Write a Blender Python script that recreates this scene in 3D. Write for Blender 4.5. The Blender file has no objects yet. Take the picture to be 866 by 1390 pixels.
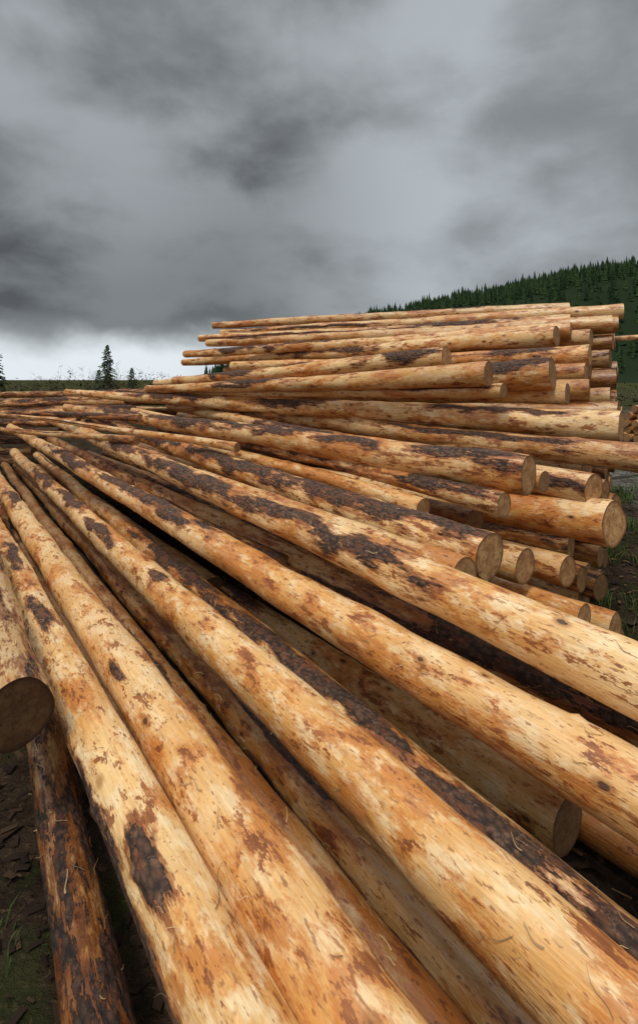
import bpy, math, random
import numpy as np
from mathutils import Vector, Quaternion
random.seed(7)
scene=bpy.context.scene
H=2.3

# ------------------------------------------------------------------ node helpers
class NT:
    def __init__(s,nt): s.nt=nt; nt.nodes.clear()
    def n(s,t,**k):
        nd=s.nt.nodes.new(t)
        for a,b in k.items(): setattr(nd,a,b)
        return nd
    def l(s,a,b): s.nt.links.new(a,b)
    def setin(s,nd,i,v):
        if hasattr(v,'is_output'): s.l(v,nd.inputs[i])
        else: nd.inputs[i].default_value=v
    def math(s,op,a,b=0.0,clamp=False):
        nd=s.n('ShaderNodeMath',operation=op); nd.use_clamp=clamp
        s.setin(nd,0,a); s.setin(nd,1,b); return nd.outputs[0]
    def vm(s,op,a,b,out=0):
        nd=s.n('ShaderNodeVectorMath',operation=op); s.setin(nd,0,a); s.setin(nd,1,b); return nd.outputs[out]
    def noise(s,vec,scale,detail=3,rough=.55,dist=0.0,out=0):
        nd=s.n('ShaderNodeTexNoise'); s.l(vec,nd.inputs['Vector'])
        nd.inputs['Scale'].default_value=scale; nd.inputs['Detail'].default_value=detail
        nd.inputs['Roughness'].default_value=rough; nd.inputs['Distortion'].default_value=dist
        return nd.outputs[out]
    def ss(s,v,a,b,c=0.0,d=1.0):
        nd=s.n('ShaderNodeMapRange',interpolation_type='SMOOTHSTEP'); s.setin(nd,0,v)
        nd.inputs[1].default_value=a; nd.inputs[2].default_value=b
        nd.inputs[3].default_value=c; nd.inputs[4].default_value=d
        return nd.outputs[0]
    def mix(s,f,a,b,mode='MIX'):
        nd=s.n('ShaderNodeMix',data_type='RGBA',blend_type=mode)
        s.setin(nd,0,f)
        for i,v in ((6,a),(7,b)):
            if hasattr(v,'is_output'): s.l(v,nd.inputs[i])
            else: nd.inputs[i].default_value=(v[0],v[1],v[2],1)
        return nd.outputs[2]
    def bump(s,h,strength,dist,normal=None):
        nd=s.n('ShaderNodeBump'); s.l(h,nd.inputs['Height'])
        nd.inputs['Strength'].default_value=strength; nd.inputs['Distance'].default_value=dist
        return nd.outputs[0]
    def bsdf(s,col,rough,normal=None,spec=.3):
        p=s.n('ShaderNodeBsdfPrincipled'); s.setin(p,'Base Color',col if hasattr(col,'is_output') else (*col,1))
        s.setin(p,'Roughness',rough); p.inputs['Specular IOR Level'].default_value=spec
        if normal is not None: s.l(normal,p.inputs['Normal'])
        o=s.n('ShaderNodeOutputMaterial'); s.l(p.outputs[0],o.inputs[0]); return p
def mat(name):
    m=bpy.data.materials.new(name); m.use_nodes=True; return m,NT(m.node_tree)

# ------------------------------------------------------------------ log materials
def make_wood():
    m,t=mat('peeled_spruce')
    tc=t.n('ShaderNodeTexCoord').outputs['Object']
    oi=t.n('ShaderNodeObjectInfo'); rnd=oi.outputs['Random']
    r100=t.math('MULTIPLY',rnd,137.0)
    off=t.n('ShaderNodeCombineXYZ'); t.l(r100,off.inputs[0]); t.l(r100,off.inputs[1]); t.l(r100,off.inputs[2])
    P=t.vm('ADD',tc,off.outputs[0])
    V1=t.vm('MULTIPLY',P,(1,1,.42)); V2=t.vm('MULTIPLY',P,(1,1,.26)); V3=t.vm('MULTIPLY',P,(1,1,.06))
    at=t.n('ShaderNodeAttribute',attribute_name='bark').outputs['Fac']
    nA=t.noise(V1,2.6,2,.6)
    nW=t.noise(V1,15.0,3,.68)
    nB=t.noise(V1,8.5,5,.76)
    nC=t.noise(V2,24.0,4,.76)
    gr=t.noise(V3,110.0,2,.6)
    sp=t.noise(V2,70.0,2,.6)
    col=t.mix(t.ss(nA,.36,.62),(.88,.565,.25),(.75,.37,.105))
    col=t.mix(t.ss(nW,.46,.64,0,.75),col,(.95,.73,.43))
    col=t.mix(t.math('MULTIPLY',t.math('FRACT',t.math('MULTIPLY',rnd,7.31)),.35),col,(.62,.29,.09))
    lowf=t.math('MULTIPLY',t.math('SUBTRACT',nA,.5),.60)
    # orange resin stains
    st=t.ss(t.math('ADD',nB,lowf),.48,.59,0,.82)
    col=t.mix(st,col,(.56,.19,.036))
    # red-brown inner bark
    ibv=t.math('ADD',nC,t.math('MULTIPLY',t.math('SUBTRACT',nB,.5),1.35))
    ib=t.ss(ibv,.615,.665,0,.92)
    col=t.mix(ib,col,t.mix(t.ss(nW,.35,.65),(.20,.054,.016),(.37,.125,.036)))
    # specks and nicks
    col=t.mix(t.ss(sp,.60,.67,0,.75),col,(.32,.12,.04))
    g=t.ss(gr,.3,.7,.86,1.06)
    gc=t.n('ShaderNodeCombineColor'); [t.l(g,gc.inputs[i]) for i in range(3)]
    col=t.mix(1.0,col,gc.outputs[0],'MULTIPLY')
    # knots
    vo=t.n('ShaderNodeTexVoronoi'); t.l(t.vm('MULTIPLY',P,(1,1,.55)),vo.inputs['Vector']); vo.inputs['Scale'].default_value=6.2
    kd=t.math('ADD',vo.outputs['Distance'],t.math('MULTIPLY',t.math('SUBTRACT',nW,.5),.16))
    col=t.mix(t.ss(kd,.09,.20,.7,0),col,(.36,.14,.04))
    col=t.mix(t.ss(kd,.055,.09,.95,0),col,(.08,.035,.018))
    # bark
    bn=t.noise(t.vm('MULTIPLY',P,(1,1,.20)),10.0,5,.76)
    bv=t.math('ADD',at,t.math('MULTIPLY',t.math('SUBTRACT',bn,.5),2.1))
    bm=t.ss(bv,.50,.53)
    rim=t.ss(t.math('ADD',bv,t.math('MULTIPLY',t.math('SUBTRACT',nC,.5),.9)),.24,.44,0,.88)
    col=t.mix(rim,col,t.mix(t.ss(nW,.4,.6),(.22,.062,.018),(.39,.14,.040)))
    fl=t.n('ShaderNodeTexVoronoi',feature='F1'); t.l(t.vm('MULTIPLY',P,(1,1,.55)),fl.inputs['Vector']); fl.inputs['Scale'].default_value=40
    fd=t.math('ADD',fl.outputs['Distance'],t.math('MULTIPLY',t.math('SUBTRACT',nW,.5),.6))
    nF=t.noise(P,26,3,.75)
    bcol=t.mix(t.ss(fd,.1,.7),(.135,.064,.034),(.024,.012,.007))
    bcol=t.mix(t.ss(nF,.51,.65,0,.75),bcol,(.25,.135,.076))
    bcol=t.mix(t.ss(nW,.50,.64,0,.85),bcol,(.21,.068,.022))
    bcol=t.mix(t.ss(bn,.62,.50,0,.35),bcol,(.045,.022,.013))
    col=t.mix(bm,col,bcol)
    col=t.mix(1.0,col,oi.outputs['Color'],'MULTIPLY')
    # bump
    h=t.math('ADD',t.math('MULTIPLY',gr,.12),t.math('MULTIPLY',nC,.38))
    hb=t.math('ADD',1.1,t.math('MULTIPLY',fd,-.9))
    h=t.math('ADD',h,t.math('MULTIPLY',bm,hb))
    b=t.bump(h,1.0,.014)
    ro=t.math('ADD',t.math('MULTIPLY',bm,.45),t.ss(nB,.35,.65,.26,.48))
    t.bsdf(col,ro,b,.5)
    return m
def make_end(name,k):
    m,t=mat(name)
    tc=t.n('ShaderNodeTexCoord').outputs['Object']
    oi=t.n('ShaderNodeObjectInfo'); rnd=oi.outputs['Random']
    r100=t.math('MULTIPLY',rnd,77.0)
    off=t.n('ShaderNodeCombineXYZ'); t.l(r100,off.inputs[0]); t.l(r100,off.inputs[1])
    flat=t.vm('MULTIPLY',tc,(1,1,0))
    P=t.vm('ADD',flat,off.outputs[0])
    c=lambda r,g,b:(r*k,g*k,b*k)
    nn=t.noise(P,12,5,.75)
    col=t.mix(t.ss(nn,.35,.65),c(.66,.38,.165),c(.40,.185,.07))
    col=t.mix(t.ss(t.noise(P,26,3,.75),.50,.62,0,.6),col,c(.20,.095,.04))
    e=t.n('ShaderNodeAttribute',attribute_name='bark').outputs['Fac']
    col=t.mix(t.ss(e,.0,.35,.35,0),col,c(.30,.14,.06))
    col=t.mix(t.ss(e,.80,1.0,0,.85),col,c(.14,.06,.027))
    col=t.mix(t.math('MULTIPLY',t.math('FRACT',t.math('MULTIPLY',rnd,13.7)),.7),col,c(.20,.11,.055))
    col=t.mix(.8,col,t.mix(1.0,col,oi.outputs['Color'],'MULTIPLY'))
    saw=t.noise(t.vm('MULTIPLY',P,(1,.06,1)),130,2,.6)
    b=t.bump(t.math('ADD',nn,t.math('MULTIPLY',saw,.5)),.8,.005)
    t.bsdf(col,.8,b,.2)
    return m
WOOD=make_wood(); END=make_end('sawn_end',1.0); ENDW=make_end('weathered_end',.22)

# ------------------------------------------------------------------ log builder
LOGS=[]; SURF=[]
def log(p0,p1,r0,r1,bark=0.0,patches=(),detail=1,rand_patches=2,bend=None,endmat=None,dirt_shade=None):
    """p0 = butt (near) end, p1 = tip. patches: (world_y, phi_deg, half_len_m, half_angle_deg)"""
    p0=Vector(p0); p1=Vector(p1); d=p1-p0; L=d.length
    q=d.to_track_quat('Z','Y')
    step,nph=((.035,56) if detail==2 else (.08,30) if detail==1 else (.2,18))
    nz=max(8,int(L/step))
    s=np.linspace(0,L,nz+1); ph=np.linspace(0,2*np.pi,nph,endpoint=False)
    S,PH=np.meshgrid(s,ph,indexing='ij')
    rs=np.random.default_rng(1000+len(LOGS)*17)
    R=r0+(r1-r0)*(S/L)+.010*np.exp(-S/.35)
    f=lambda a: rs.uniform(0,6.28)
    for k in range(1,4):
        R=R+r0*(.036/k)*np.sin(k*PH+f(0)+rs.uniform(-.6,.6)*S)*np.sin(S*rs.uniform(.4,1.6)+f(0))
    for k in range(6):
        R=R+r0*.018*np.sin(S*rs.uniform(2,10)+f(0))*np.sin(rs.integers(1,5)*PH+f(0))
    if detail>=1:
        for k in range(int(L*3)):   # branch stubs / knots
            sk=rs.uniform(0,L); pk=rs.uniform(0,6.28); w=rs.uniform(.014,.035)
            dp=(PH-pk+np.pi)%(2*np.pi)-np.pi
            R=R+rs.uniform(.004,.017)*np.exp(-((S-sk)/w)**2-(dp*r0/w)**2)
    A=np.full_like(S,bark)
    A+= .12*np.sin(S*rs.uniform(.5,1.2)+f(0))*(1 if bark>0.05 else 0)
    P=list(patches)
    for k in range(rand_patches):
        P.append((rs.uniform(p0.y,p1.y),rs.uniform(-10,190),rs.uniform(.3,1.3),rs.uniform(7,22)))
    for (y,a,hl,ha) in P:
        s0=(y-p0.y)/(p1.y-p0.y)*L
        wv=.25*np.sin((S-s0)*rs.uniform(3,7)+f(0))+.15*np.sin((S-s0)*rs.uniform(9,16)+f(0))
        dp=(PH-math.radians(a)+np.pi+wv*math.radians(ha)*1.5)%(2*np.pi)-np.pi
        dd=np.sqrt(((S-s0)/(hl*1.15))**2+(dp/math.radians(ha))**2)
        A=np.maximum(A,np.clip(1.0-.5*dd,0,1)*np.clip(2.4-dd,0,1))
    R=R+.006*np.clip((A-.35)/.3,0,1)
    bm_=.055 if detail==2 else .09
    bx=(bend if bend is not None else rs.uniform(-bm_,bm_)); by=rs.uniform(-.03,.015)
    cx=bx*np.sin(np.pi*S/L)+.008*np.sin(S*1.9+f(0)); cy=by*np.sin(np.pi*S/L)+.008*np.sin(S*1.6+f(0))
    tilt0=rs.uniform(-.12,.12); tilt1=rs.uniform(-.08,.08)
    X=R*np.cos(PH)+cx; Y=R*np.sin(PH)+cy; Z=S.copy()
    Z[0]+=tilt0*X[0]; Z[-1]+=tilt1*X[-1]
    X[0]*=.975;Y[0]*=.975
    V=np.stack([X,Y,Z],-1).reshape(-1,3); AT=A.reshape(-1)
    i=np.arange(nz)[:,None]; j=np.arange(nph)[None,:]; jn=(j+1)%nph
    F=np.stack([i*nph+j,i*nph+jn,(i+1)*nph+jn,(i+1)*nph+j],-1).reshape(-1,4)
    verts=V.tolist(); faces=F.tolist(); mi=[0]*len(faces); att=AT.tolist()
    for end,row in ((0,0),(1,nz)):
        ring=np.stack([X[row],Y[row],Z[row]],-1); c=ring.mean(0)
        base=len(verts); fr=[1,.93,.6,.25]
        for q_ in fr:
            rr=c+(ring-c)*q_
            verts+=rr.tolist(); att+=[q_]*nph
        verts.append(c.tolist()); att.append(0.0); ci=len(verts)-1
        for k in range(len(fr)-1):
            for a in range(nph):
                b_=(a+1)%nph; f4=[base+k*nph+a,base+k*nph+b_,base+(k+1)*nph+b_,base+(k+1)*nph+a]
                faces.append(f4[::-1] if end==0 else f4); mi.append(1)
        for a in range(nph):
            b_=(a+1)%nph; k=len(fr)-1; f3=[base+k*nph+a,base+k*nph+b_,ci]
            faces.append(f3[::-1] if end==0 else f3); mi.append(1)
    me=bpy.data.meshes.new('log'); me.from_pydata(verts,[],faces)
    me.materials.append(WOOD); me.materials.append(endmat or END)
    me.polygons.foreach_set('material_index',mi)
    me.polygons.foreach_set('use_smooth',[m_==0 for m_ in mi])
    a=me.attributes.new('bark','FLOAT','POINT'); a.data.foreach_set('value',att)
    me.update()
    o=bpy.data.objects.new('log',me); o.location=p0; o.rotation_mode='QUATERNION'; o.rotation_quaternion=q
    dv=dirt_shade if dirt_shade is not None else rs.uniform(.82,1.0)
    o.color=(dv,dv**1.15,dv**1.3,1)  # per-log tint: dirty wood, plus gap shade painted into lower-layer logs
    scene.collection.objects.link(o); LOGS.append(o)
    if detail==2: SURF.append((p0,q,L,nz,nph,X,Y,Z))
    return o

# ---- front logs, running away to the left
log((.41,.5,.69),(-8.84,13,.43),.118,.095,0,[(1.72,50,.15,20),(3.5,75,.3,24),(4.9,90,.4,24),(8,90,.7,40)],2,1,dirt_shade=1)
log((.71,.5,.69),(-8.25,13,.43),.131,.10,0,[(2.9,40,.1,10),(7.5,80,.6,30)],2,1,dirt_shade=1)
log((1.346,.5,.70),(-7.47,13,.5),.138,.105,0,[(4.2,70,.12,18),(5.6,60,.5,24),(7.0,80,.7,34),(9,70,.8,40)],2,1,dirt_shade=1)
log((1.18,.5,.28),(-7.7,13,.20),.088,.08,.10,[],2,3,dirt_shade=.44)  # low log in the gap, coloured dark to deepen its shade
log((1.50,.5,.19),(-7.4,13,.18),.092,.08,.2,[],2,3,dirt_shade=.38)
log((1.83,.5,.42),(-6.9,13,.43),.125,.09,.05,[(1.6,85,.4,30),(2.2,75,.5,34),(2.9,80,.6,30),(3.6,70,.6,36),(5.2,80,.9,40)],2,3,dirt_shade=.9)
log((1.147,2.45,.24),(-6.13,12,.24),.125,.08,.0,[(5,80,.5,30)],2,2,dirt_shade=.85)
log((1.79,1.2,.72),(-7.26,12.5,1.17),.150,.085,0,[(5.4,70,.8,32),(6.4,85,.6,30),(8.2,60,.9,45)],2,1,dirt_shade=1)
log((1.88,1.4,1.04),(-6.2,12,1.47),.147,.08,0,[(3.5,38,.45,36),(4.15,62,.45,30),(5.6,40,1.2,40),(7.8,60,.9,40)],2,1,dirt_shade=1)
log((1.95,1.6,.74),(-6.06,12,.95),.12,.08,.25,[(2.3,80,.6,60),(3,80,.6,60)],2,4,dirt_shade=.6)
log((1.99,1.9,.07),(-3.6,9,.1),.09,.07,0,[],1,1,dirt_shade=.7)
log((.876,3.2,1.13),(-5.09,11,1.28),.095,.07,0,[],2,1)
log((1.095,3.4,1.157),(-4.63,11,1.505),.148,.08,.16,[(3.9,75,.6,35),(4.8,60,.7,50),(6.2,60,.9,50),(8,60,.9,50)],2,2)
log((1.365,3.9,1.385),(-2.8,9,1.55),.082,.06,.25,[(4.3,80,.4,60),(6,80,1,60)],1,3)
log((.85,4.3,1.255),(-1.65,7.5,1.40),.08,.06,0,[],1,1)
log((1.558,3.95,1.576),(-5.48,11.5,1.69),.147,.08,0,[(4.3,70,.4,46),(5.3,60,.4,30),(6.1,70,.45,40),(7.6,60,.9,50),(9.6,70,.9,50)],2,2)
log((2.2,4.25,1.43),(-3.1,11,1.765),.120,.07,0,[(5.2,60,.4,36),(7.5,60,.8,50)],1,3)
log((1.737,4.1,1.50),(-3.5,10,1.70),.075,.06,0,[],1,2)
log((3.13,5.5,1.82),(-5.955,12.5,1.99),.155,.075,0,[(6.3,60,.6,22),(8.2,60,.6,45),(10,60,1.0,50)],2,3)
log((3.4,4.6,1.545),(-1.36,9.5,1.71),.14,.09,.18,[],1,3,dirt_shade=.78)
log((2.278,4.1,1.178),(-1.65,9,.85),.165,.12,0,[],2,0,dirt_shade=1)
log((-1.27,2.24,.89),(-6.8,10,.8),.14,.10,.22,[],2,3,None,ENDW,dirt_shade=.66)
log((.02,.6,.28),(-5.6,9.3,.2),.10,.08,.48,[],2,3,dirt_shade=.5)
# thin tops lying across the others
log((-.95,6.2,1.50),(-6.3,10.1,1.66),.050,.030,.1,[],1,3,dirt_shade=.85)
log((-2.5,7.3,1.46),(-8.3,11.3,1.36),.052,.030,.3,[],1,3,dirt_shade=.75)
log((-2.9,8.6,1.68),(-9.2,12.0,1.62),.055,.035,.4,[],1,3,dirt_shade=.7)
# tips tangled at the far left
for k,(xa,ya,za,zb,bk) in enumerate([(-4.0,12.8,1.97,1.80,.45),(-4.6,12.7,1.76,1.55,.3),(-5.2,12.7,1.52,1.32,.1),(-5.8,12.8,1.27,1.08,.4),
        (-6.4,13.2,.98,.82,.2),(-7.0,13.6,.72,.55,.4),(-7.4,13.8,.42,.32,.3),(-7.8,14,.16,.14,.3),(-3.6,13.2,1.75,1.62,.4),(-5.2,13.4,1.55,1.28,.3),(-6.0,13.7,1.15,1.05,.4),
        (-3.0,12.2,1.90,1.66,.48),(-4.2,12.0,1.62,1.45,.35),(-3.4,13.4,1.50,1.40,.3),(-3.6,13.6,1.25,1.15,.3)]):
    log((xa,ya,za),(xa-7.5-(k%3)*.3,ya+2.6+.12*k-(k%4)*.5,zb),.10,.065,bk,[],1,3,dirt_shade=.62+.1*(k%4))
# ---- lower ends at the right foot of the pile
def par(x,y,z,r,L=8.5,mm=-.78,dz=0.0,bark=0.0,rp=2,detail=1,taper=.6,dirt_shade=None):
    k=math.sqrt(1+mm*mm); return log((x,y,z),(x+mm*L/k,y+L/k,z+dz),r,r*taper,bark,[],detail,rp,dirt_shade=dirt_shade)
par(1.51,3.9,.93,.125,8); par(1.92,4.1,.82,.115,8); par(1.85,3.7,.64,.09,9,dirt_shade=.9); par(2.18,3.9,.485,.10,9,dirt_shade=.85)
par(2.13,4.3,.69,.10,8,bark=.3,dirt_shade=.6); par(2.39,4.5,.53,.10,8,bark=.3,dirt_shade=.6); par(2.59,4.8,1.28,.10,7,-.9,.1,bark=.3,dirt_shade=.6)
par(2.79,5.0,1.085,.12,8,-.9,bark=.2,dirt_shade=.6); par(1.7,3.85,.36,.10,8,dirt_shade=.6); par(2.3,4.1,.25,.11,8,dirt_shade=.6)
# ---- back stack
log((1.885,5.9,2.357),(-3.4,10.5,2.11),.135,.07,0,[(8.5,60,.6,40)],1,2)
log((1.586,6.6,2.584),(-3.7,12,2.22),.12,.07,0,[(7.1,60,.55,60),(10,60,.8,60)],1,2)
log((2.64,6.0,2.37),(-.45,8.5,2.15),.178,.15,0,[(6.3,60,.5,40),(7,60,.4,40)],1,1)
log((3.57,7,2.62),(-1.8,11,2.58),.13,.09,.0,[(7.5,60,.4,60)],1,3)
log((3.354,7.5,2.915),(-3.18,12.5,2.70),.14,.08,0,[(10,60,.9,60)],1,2)
log((4.52,9.6,3.57),(-2.54,12.8,3.60),.115,.08,.05,[],1,3,dirt_shade=.75)
log((5.04,8.8,3.44),(-2.3,12.5,3.40),.125,.08,0,[],1,4,dirt_shade=.85)
log((4.12,8.7,3.25),(-2.75,12.3,3.26),.12,.08,0,[(9.6,60,.9,60)],1,3,dirt_shade=.85)
log((4.52,8.2,3.15),(-2.45,11.7,3.10),.135,.08,0,[],1,4,dirt_shade=.8)
log((3.75,7.9,3.03),(-3.0,11.9,2.87),.12,.08,0,[(11,60,.9,60)],1,3,dirt_shade=.9)
log((4.05,7.9,2.91),(-2.6,12.2,2.83),.13,.08,.1,[],1,3,dirt_shade=.75)
log((2.855,6.1,2.13),(-3,10.6,2.02),.12,.07,0,[],1,3,dirt_shade=.85)
log((2.05,5.9,2.18),(-2.6,10,2.05),.08,.06,0,[],1,3)
for (x,y,z,r,bk) in [(4.54,8.2,2.87,.12,.2),(4.28,7.8,2.6,.13,.25),(3.42,6.8,2.39,.13,.1),(4.19,7.5,2.3,.13,.3),
                     (3.26,6.4,2.17,.13,.1),(3.73,6.8,2.06,.13,.2),(3.75,7.35,2.42,.12,.2),(4.9,8.7,3.2,.12,.1),(4.85,8.7,2.93,.13,.2),
                     (3.5,6.2,1.9,.12,.2),(4.6,8.2,2.45,.12,.2),(4.0,7.0,1.8,.13,.2)]:
    par(x,y,z,r,7.5,-1.6,-.1,bk,2,dirt_shade=random.uniform(.5,.85))
par(5.9,8.75,3.02,.05,5,-1.9)
# second, distant stack beyond the yard on the right
for k in range(16):
    zz=.15+.26*(k//3); xx=11.4+.12*(k//3)+random.uniform(-.15,.15); yy=19+.5*(k%3)
    log((xx,yy,zz),(xx+7,yy+4,zz),.13,.09,.1,[],0,2,dirt_shade=random.uniform(.6,.95))
# ---- body of the heap, laid layer by layer
ex=[1.95,2.35,2.9,3.45,4.15,4.85,5.2]; ey=[4.0,4.5,5.3,6.4,7.4,8.6,9.6]; ez=[.2,.6,.95,1.65,2.05,2.75,3.2]
y=4.0
row=0
while y<9.8:
    x=np.interp(y,ey,ex); zm=np.interp(y,ey,ez); mm=np.interp(y,[4,9.6],[-.8,-1.8])
    z=.13+(.12 if row%2 else 0)
    while z<=zm:
        o_=random.uniform(0,.5)
        par(x+mm*o_*.5+random.uniform(-.04,.04),y+o_*.5,z,random.uniform(.09,.15),random.uniform(7,8),mm,-.12 if z>.6 else 0,random.choice([0,0,.2,.35]),1,0,dirt_shade=random.uniform(.38,.68))
        z+=.25
    y+=.27; row+=1
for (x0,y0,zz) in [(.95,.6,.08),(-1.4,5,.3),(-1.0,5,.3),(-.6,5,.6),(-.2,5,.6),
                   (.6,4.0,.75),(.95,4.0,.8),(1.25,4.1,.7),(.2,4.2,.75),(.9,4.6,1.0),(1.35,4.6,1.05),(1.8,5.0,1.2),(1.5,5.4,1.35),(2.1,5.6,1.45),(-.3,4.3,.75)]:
    par(x0,y0,zz,.12 if zz>.1 else .09,9,-.76,-.02,random.choice([0,.2,.4]),2,1 if y0<4 else 0,dirt_shade=.42)

# ------------------------------------------------------------------ generic mesh
def mesh_obj(name,V,F,mats,mi=None,col=None,smooth=False):
    me=bpy.data.meshes.new(name); me.from_pydata([tuple(v) for v in V],[],[tuple(f) for f in F])
    for m_ in mats: me.materials.append(m_)
    if mi is not None: me.polygons.foreach_set('material_index',mi)
    if smooth: me.polygons.foreach_set('use_smooth',[True]*len(me.polygons))
    if col is not None:
        a=me.attributes.new('tone','FLOAT','POINT'); a.data.foreach_set('value',list(col))
    me.update(); o=bpy.data.objects.new(name,me); scene.collection.objects.link(o); return o
def toned(name,c0,c1,rough=.85,nscale=0):
    m_,t=mat(name); a=t.n('ShaderNodeAttribute',attribute_name='tone').outputs['Fac']
    col=t.mix(a,c0,c1)
    t.bsdf(col,rough,None,.15); return m_

# ------------------------------------------------------------------ peeled shreds hanging on the near logs
SH=toned('inner_bark_shreds',(.14,.07,.035),(.66,.43,.21),.7)
V=[];F=[];T=[]
for (p0,q,L,nz,nph,X,Y,Z) in SURF:
    for k in range(int(L*5)):
        i0=random.uniform(0,min(nz-4,5/L*nz)); ph=random.uniform(-.1,2.6); ln=random.uniform(.02,.09)*(2.2 if random.random()<.06 else 1)
        w=random.uniform(.0006,.0035); curl=random.uniform(.2,1.6); tn=random.random(); hd=random.uniform(-.9,.9)
        prev=None
        for s_ in range(8):
            g=s_/7; ii=i0+ln*g*math.cos(hd)/L*nz; pp=ph+ln*g*math.sin(hd)/.13+.25*math.sin(g*5+tn*6)*ln*3
            a=min(nz-1,int(ii)); fr=ii-a; b=int(pp/6.2832*nph)%nph
            r=math.hypot(X[a,b],Y[a,b]); zz=Z[a,b]+(Z[min(a+1,nz),b]-Z[a,b])*fr
            lf=.004+curl*ln*.35*max(0,g-.35)**1.5
            c=Vector((math.cos(pp)*(r+lf),math.sin(pp)*(r+lf),zz)); sd=Vector((-math.sin(pp),math.cos(pp),0))*w*(1-.6*g)
            b0=len(V); V.extend([p0+q@(c-sd),p0+q@(c+sd)]); T.extend([tn,tn])
            if prev is not None: F.append((prev,prev+1,b0+1,b0))
            prev=b0
mesh_obj('bark_shreds',V,F,[SH],col=T)

# ------------------------------------------------------------------ ground
def gh(x,y):
    r=np.hypot(x,y-3)
    return (.05*np.sin(x*1.3+y*.7)+.04*np.sin(x*2.9-y*2.1)+.03*np.sin(y*4.3+x))*np.clip(r/3,.3,1)*np.exp(-r/60)-.03
u=np.sinh(np.linspace(-8.2,8.2,260))*1.1
gx,gy=np.meshgrid(u,u+3,indexing='ij'); gz=gh(gx,gy)
n=len(u); V=np.stack([gx,gy,gz],-1).reshape(-1,3)
i=np.arange(n-1)[:,None]; j=np.arange(n-1)[None,:]
F=np.stack([i*n+j,(i+1)*n+j,(i+1)*n+j+1,i*n+j+1],-1).reshape(-1,4)
gm,t=mat('yard_soil')
P=t.n('ShaderNodeTexCoord').outputs['Object']
sp=t.n('ShaderNodeSeparateXYZ'); t.l(P,sp.inputs[0])
soil=t.mix(t.ss(t.noise(P,3,5,.7),.35,.65),(.020,.014,.010),(.055,.038,.026))
soil=t.mix(t.ss(t.noise(P,28,4,.7),.55,.66,0,.8),soil,(.11,.07,.04))
grav=t.mix(t.ss(t.noise(P,9,5,.8),.38,.62),(.045,.038,.032),(.21,.19,.17))
grav=t.mix(t.ss(t.noise(t.vm('MULTIPLY',P,(.25,1,1)),.8,4,.7),.48,.58,0,.85),grav,(.035,.030,.020))
gf=t.math('MULTIPLY',t.ss(t.math('ADD',t.math('ADD',sp.outputs[1],t.math('MULTIPLY',sp.outputs[0],.8)),t.math('MULTIPLY',t.noise(P,.6,3,.6),6)),14,20),t.ss(sp.outputs[0],2,6))
col=t.mix(gf,soil,grav)
far=t.ss(sp.outputs[1],32,48)
col=t.mix(far,col,t.mix(t.noise(P,.2,3,.6),(.035,.045,.016),(.075,.065,.03)))
gr=t.ss(t.noise(P,1.6,4,.65),.5,.6,0,.55)
col=t.mix(gr,col,(.034,.044,.014))
b=t.bump(t.noise(P,14,5,.75),.9,.06)
t.bsdf(col,1.0,b,0.0)
mesh_obj('ground',V,F,[gm],smooth=True)

# ------------------------------------------------------------------ hill + forest
def hill_h(x,y):
    rx=np.interp(x,[-120,-60,0,75,140,225,361,520,800,1300],[0,20,50,68,85,103,127,150,158,130])
    f=np.clip((y-330)/270,0,1); f=f*f*(3-2*f)
    back=np.clip((1100-y)/400,0,1)
    return rx*f*back+2.5*np.sin(x*.03+y*.02)*f*np.clip((x+120)/60,0,1)-1
hx=np.linspace(-300,1400,120); hy=np.linspace(320,1100,50)
gx,gy=np.meshgrid(hx,hy,indexing='ij'); gz=hill_h(gx,gy)
V=np.stack([gx,gy,gz],-1).reshape(-1,3); n=len(hy)
i=np.arange(len(hx)-1)[:,None]; j=np.arange(n-1)[None,:]
F=np.stack([i*n+j,(i+1)*n+j,(i+1)*n+j+1,i*n+j+1],-1).reshape(-1,4)
hm,t=mat('hill_floor'); P=t.n('ShaderNodeTexCoord').outputs['Object']
t.bsdf(t.mix(t.noise(P,.05,4,.6),(.008,.016,.006),(.018,.030,.010)),.95,None,.1)
mesh_obj('hill',V,F,[hm],smooth=True)
FOR=toned('spruce_needles_far',(.007,.020,.008),(.040,.072,.021))
V=[];F=[];T=[]
def far_tree(x,y,z,h,w,tone):
    tiers=6; ns=7
    for k in range(tiers):
        f0=k/tiers; zb=z+h*(.08+.90*f0); zt=z+h*min(1.0,(.08+.90*f0)+.30)
        rr=w*(1-f0)**.85
        if k==tiers-1: zt=z+h*1.03
        b0=len(V); V.append((x,y,zt)); T.append(min(1,tone+.15))
        a0=random.random()*6
        for q_ in range(ns):
            a=a0+q_*2*math.pi/ns; r_=rr*random.uniform(.55,1.15)
            V.append((x+math.cos(a)*r_,y+math.sin(a)*r_,zb-random.uniform(0,.06)*h)); T.append(max(0,tone-.15+random.uniform(-.15,.15)))
        for q_ in range(ns): F.append((b0,b0+1+q_,b0+1+(q_+1)%ns))
for cnt in range(6000):
    x=random.uniform(-240,760); y=(random.uniform(545,650) if random.random()<.65 else random.uniform(340,600))
    z=float(hill_h(x,y))
    if z<2: continue
    h=random.uniform(10,16)*(1.3 if random.random()<.12 else 1)
    far_tree(x,y,z-1,h,h*.21,random.uniform(.0,1.0))
mesh_obj('distant_forest',V,F,[FOR],col=T)

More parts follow.
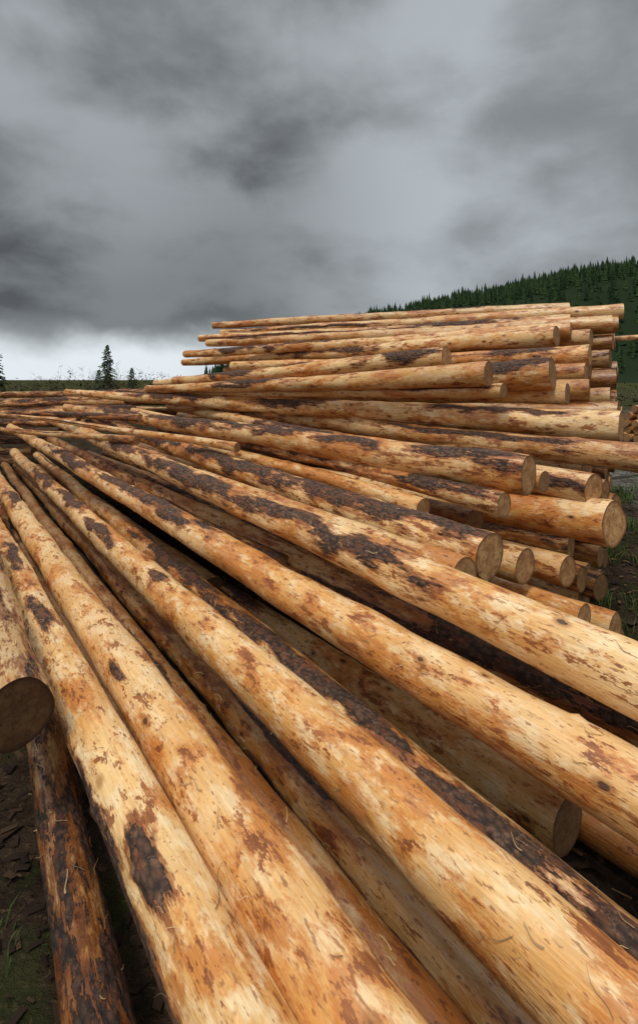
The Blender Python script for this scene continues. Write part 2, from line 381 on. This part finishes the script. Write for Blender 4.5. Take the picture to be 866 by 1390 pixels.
# ------------------------------------------------------------------ conifers near the yard edge
NEED=toned('spruce_needles',(.016,.034,.014),(.060,.090,.034))
TR,t=mat('trunk_bark'); P=t.n('ShaderNodeTexCoord').outputs['Object']
t.bsdf(t.mix(t.noise(P,9,4,.6),(.05,.035,.025),(.12,.09,.07)),.9)
def conifer(x,y,h,w):
    V=[];F=[];T=[];MI=[]
    ns=8
    for k in range(9):
        f=k/8
        for a in range(ns):
            an=a*2*math.pi/ns; r=h*.016*(1-f*.95)
            V.append((math.cos(an)*r,math.sin(an)*r,h*f*.98)); T.append(.3)
    for k in range(8):
        for a in range(ns): F.append((k*ns+a,k*ns+(a+1)%ns,(k+1)*ns+(a+1)%ns,(k+1)*ns+a)); MI.append(1)
    nb=int(h*20)
    for b in range(nb):
        f=.06+.93*(b/nb); zb=h*f; L=w*((1-f)**.8)*random.uniform(.4,1.25)+.06; an=b*2.4+random.uniform(-.4,.4)
        dz=.35*(f-.45)*L
        dirx,diry=math.cos(an),math.sin(an)
        nsub=max(4,int(L*11))
        for s_ in range(nsub):
            g=(s_+.6)/nsub; cx=dirx*L*g; cy=diry*L*g; cz=zb+dz*g*2-.22*L*g*g+random.uniform(-.04,.04)
            for side in (-1,1):
                l2=(.34*L*(1-g)+.12)*random.uniform(.6,1.2); aa=an+side*random.uniform(.5,1.2)
                ex_,ey_=cx+math.cos(aa)*l2,cy+math.sin(aa)*l2; ezz=cz-random.uniform(.02,.14)
                px,py=-math.sin(aa)*.05,math.cos(aa)*.05
                b0=len(V); tn=random.uniform(.1,.6)+.4*g
                V.extend([(cx,cy,cz+.03),(cx+px*1.3+math.cos(aa)*l2*.5,cy+py*1.3+math.sin(aa)*l2*.5,(cz+ezz)/2-.06),(ex_,ey_,ezz),(cx-px*1.3+math.cos(aa)*l2*.5,cy-py*1.3+math.sin(aa)*l2*.5,(cz+ezz)/2+.03)])
                T.extend([max(0,tn-.3),tn,min(1,tn+.1),tn]); F.append((b0,b0+1,b0+2,b0+3)); MI.append(0)
    o=mesh_obj('spruce_tree',V,F,[NEED,TR],MI,T); o.location=(x,y,0); o.rotation_euler[2]=random.uniform(0,6)
    return o
conifer(-25.9,65,6.6,1.9); conifer(-39.2,64,7.4,1.9); conifer(-28.2,68,3.6,1.2); conifer(-23.6,67,3.8,1.2); conifer(-52,66,8,2)

# ------------------------------------------------------------------ brush at the yard edge
BR=toned('brush_twigs',(.022,.020,.012),(.085,.070,.038))
V=[];F=[];T=[]
def brh(x): return 1.7+.6*math.sin(x*.23)+.45*math.sin(x*.61+1)+.3*math.sin(x*1.7)
for k in range(22000):
    x=random.uniform(-75,12) if k%5 else random.uniform(12,45); y=random.uniform(40,66)
    hh=(brh(x) if x<12 else 1.1)*random.uniform(.6,1.0)+.3+(y-42)*.03
    zz=hh*random.random()**1.5; an=random.uniform(0,6.28); l=random.uniform(.12,.40); up=random.uniform(-.1,.8)*l
    w=random.uniform(.02,.12)
    b0=len(V); d=Vector((math.cos(an),math.sin(an),0))
    V.extend([(x,y,zz),(x+d.x*l*.5-d.y*w,y+d.y*l*.5+d.x*w,zz+up*.6),(x+d.x*l,y+d.y*l,zz+up),(x+d.x*l*.5+d.y*w,y+d.y*l*.5-d.x*w,zz+up*.5-w*.5)])
    tn=random.random(); T.extend([tn*.6,tn,tn,tn*.8]); F.append((b0,b0+1,b0+2,b0+3))
for k in range(900):   # bare stems
    x=random.uniform(-75,12); y=random.uniform(42,66); hh=(brh(x)+.5)*random.uniform(.8,1.25); lx=random.uniform(-.9,.9)
    b0=len(V); w=.02
    V.extend([(x-w,y,0),(x+w,y,0),(x+lx,y,hh)]); T.extend([.2,.2,.4]); F.append((b0,b0+1,b0+2))
    for q_ in range(6):
        g=random.uniform(.35,.95); b0=len(V); ll=random.uniform(-.6,.6)
        V.extend([(x+lx*g,y,hh*g),(x+lx*g,y,hh*g+.035),(x+lx*g+ll,y+random.uniform(-.3,.3),hh*g+abs(ll)*.8)]); T.extend([.2,.2,.5]); F.append((b0,b0+1,b0+2))
mesh_obj('brush_thicket',V,F,[BR],col=T)

# ------------------------------------------------------------------ grass tufts and bark litter
GR=toned('grass_blades',(.030,.055,.012),(.11,.16,.04))
V=[];F=[];T=[]
for k in range(2600):
    if random.random()<.985: x=random.uniform(2.0,9); y=random.uniform(3.0,11)
    else: x=random.uniform(-3,-.6); y=random.uniform(1.2,2.4)
    if y>x*1.75+.4 and x>1.5: continue
    if math.sin(x*3+1)*math.sin(y*2.3)<-.15: continue
    z=float(gh(np.array(x),np.array(y)))
    for b_ in range(16 if x>0 else 7):
        an=random.uniform(0,6.28); l=random.uniform(.04,.20)*(1 if x>0 else .5); bx=x+random.uniform(-.08,.08); by=y+random.uniform(-.08,.08)
        c,s_=math.cos(an),math.sin(an); w=.004; b0=len(V); tn=random.random()*(1 if x>0 else .3)
        V.extend([(bx-s_*w,by+c*w,z),(bx+s_*w,by-c*w,z),(bx+c*l*.25+s_*w,by+s_*l*.25-c*w,z+l*.7),(bx+c*l*.25-s_*w,by+s_*l*.25+c*w,z+l*.7),(bx+c*l*.7,by+s_*l*.7,z+l)])
        T.extend([tn*.5,tn*.5,tn,tn,tn]); F.append((b0,b0+1,b0+2,b0+3)); F.append((b0+3,b0+2,b0+4))
mesh_obj('grass',V,F,[GR],col=T)
LI=toned('bark_litter',(.020,.012,.009),(.26,.15,.07))
V=[];F=[];T=[]
for k in range(9000):
    q_=random.random(); lft=q_>=.6
    if not lft: x=random.uniform(.6,7.5); y=random.uniform(1.0,11)
    else: x=random.uniform(-4,1); y=random.uniform(.3,4)
    z=float(gh(np.array(x),np.array(y)))+random.uniform(.005,.03)
    an=random.uniform(0,6.28); l=random.uniform(.01,.04)*(1.8 if random.random()<.1 else 1); w=l*random.uniform(.15,.6); c,s_=math.cos(an),math.sin(an)
    tz=random.uniform(-.3,.3)*l; b0=len(V)
    V.extend([(x-c*l-s_*w,y-s_*l+c*w,z),(x-c*l+s_*w,y-s_*l-c*w,z+tz*.3),(x+c*l*.9+s_*w*.6,y+s_*l*.9-c*w*.6,z+abs(tz)),(x+c*l-s_*w,y+s_*l+c*w,z+abs(tz)*.5)])
    tn=random.random()**3*(.22 if lft else 1); T.extend([tn]*4); F.append((b0,b0+1,b0+2,b0+3))
mesh_obj('bark_debris',V,F,[LI],col=T)

# ------------------------------------------------------------------ world: Nishita sky under storm cloud
w=bpy.data.worlds.new('World'); scene.world=w; w.use_nodes=True; t=NT(w.node_tree)
EL=math.radians(62); AZ=math.radians(205)
sky=t.n('ShaderNodeTexSky',sky_type='NISHITA'); sky.sun_disc=False; sky.sun_elevation=EL; sky.sun_rotation=AZ
D=t.n('ShaderNodeTexCoord').outputs['Generated']
s3=t.n('ShaderNodeSeparateXYZ'); t.l(D,s3.inputs[0]); dx,dy,dz=s3.outputs
mp=t.n('ShaderNodeMapping'); t.l(D,mp.inputs[0]); mp.inputs['Rotation'].default_value=(0,math.radians(20),0); mp.inputs['Scale'].default_value=(1.0,.8,1.7)
C=mp.outputs[0]
n1=t.noise(C,2.1,2,.5,.25); n2=t.noise(t.vm('ADD',C,(3.3,7.1,0)),5.0,5,.52,.15)
nn=t.math('ADD',t.math('MULTIPLY',n1,.60),t.math('MULTIPLY',n2,.40))
lum=t.ss(nn,.39,.63,.115,.36)
def lobe(v,a): return t.ss(t.vm('DOT_PRODUCT',D,v,1),a[0],1.0,0,a[1])
lum=t.math('ADD',lum,lobe((.356,.876,.326),(.84,.13)))
lum=t.math('ADD',lum,lobe((-.338,.806,.484),(.93,.15)))
lum=t.math('SUBTRACT',lum,lobe((-.358,.917,.174),(.82,.14)))
lum=t.math('MAXIMUM',lum,.095)
lum=t.math('ADD',lum,t.ss(dz,.62,.9,0,1.15))  # zenith brightening above the frame, added to light the logs
lum=t.math('ADD',lum,t.math('MULTIPLY',t.ss(dy,.1,-.6,0,.35),t.ss(dz,-.05,.2)))  # added brightness behind the camera, unseen, as extra fill light
st=t.math('MULTIPLY',t.ss(t.math('ADD',dz,t.math('MULTIPLY',t.math('SUBTRACT',n2,.5),.16)),.04,.12,1,0),t.ss(dx,.0,-.28))
lum=t.math('ADD',t.math('MULTIPLY',lum,t.math('SUBTRACT',1.0,st)),t.math('MULTIPLY',st,.84))
cc=t.n('ShaderNodeCombineColor'); t.l(t.math('MULTIPLY',lum,9.35),cc.inputs[0]); t.l(t.math('MULTIPLY',lum,10.1),cc.inputs[1]); t.l(t.math('MULTIPLY',lum,10.65),cc.inputs[2])
colr=t.mix(.97,sky.outputs[0],cc.outputs[0])
bg=t.n('ShaderNodeBackground'); t.l(colr,bg.inputs[0]); bg.inputs[1].default_value=.1
o=t.n('ShaderNodeOutputWorld'); t.l(bg.outputs[0],o.inputs[0])

sd=bpy.data.lights.new('sun','SUN'); sd.energy=1.5; sd.angle=math.radians(10); sd.color=(1,.93,.82)
so=bpy.data.objects.new('sun',sd); scene.collection.objects.link(so)
az=AZ; v=Vector((math.sin(az)*math.cos(EL),math.cos(az)*math.cos(EL),math.sin(EL)))
so.rotation_euler=v.to_track_quat('Z','Y').to_euler()

cd=bpy.data.cameras.new('camera'); co=bpy.data.objects.new('camera',cd); scene.collection.objects.link(co)
co.location=(0,0,H); co.rotation_euler=(math.radians(90),0,0)
cd.sensor_fit='VERTICAL'; cd.sensor_height=36; cd.lens=36*720/1390; cd.shift_y=-180/1390
cd.clip_start=.05; cd.clip_end=20000
scene.camera=co
scene.view_settings.view_transform='Standard'; scene.view_settings.look='None'; scene.view_settings.exposure=0
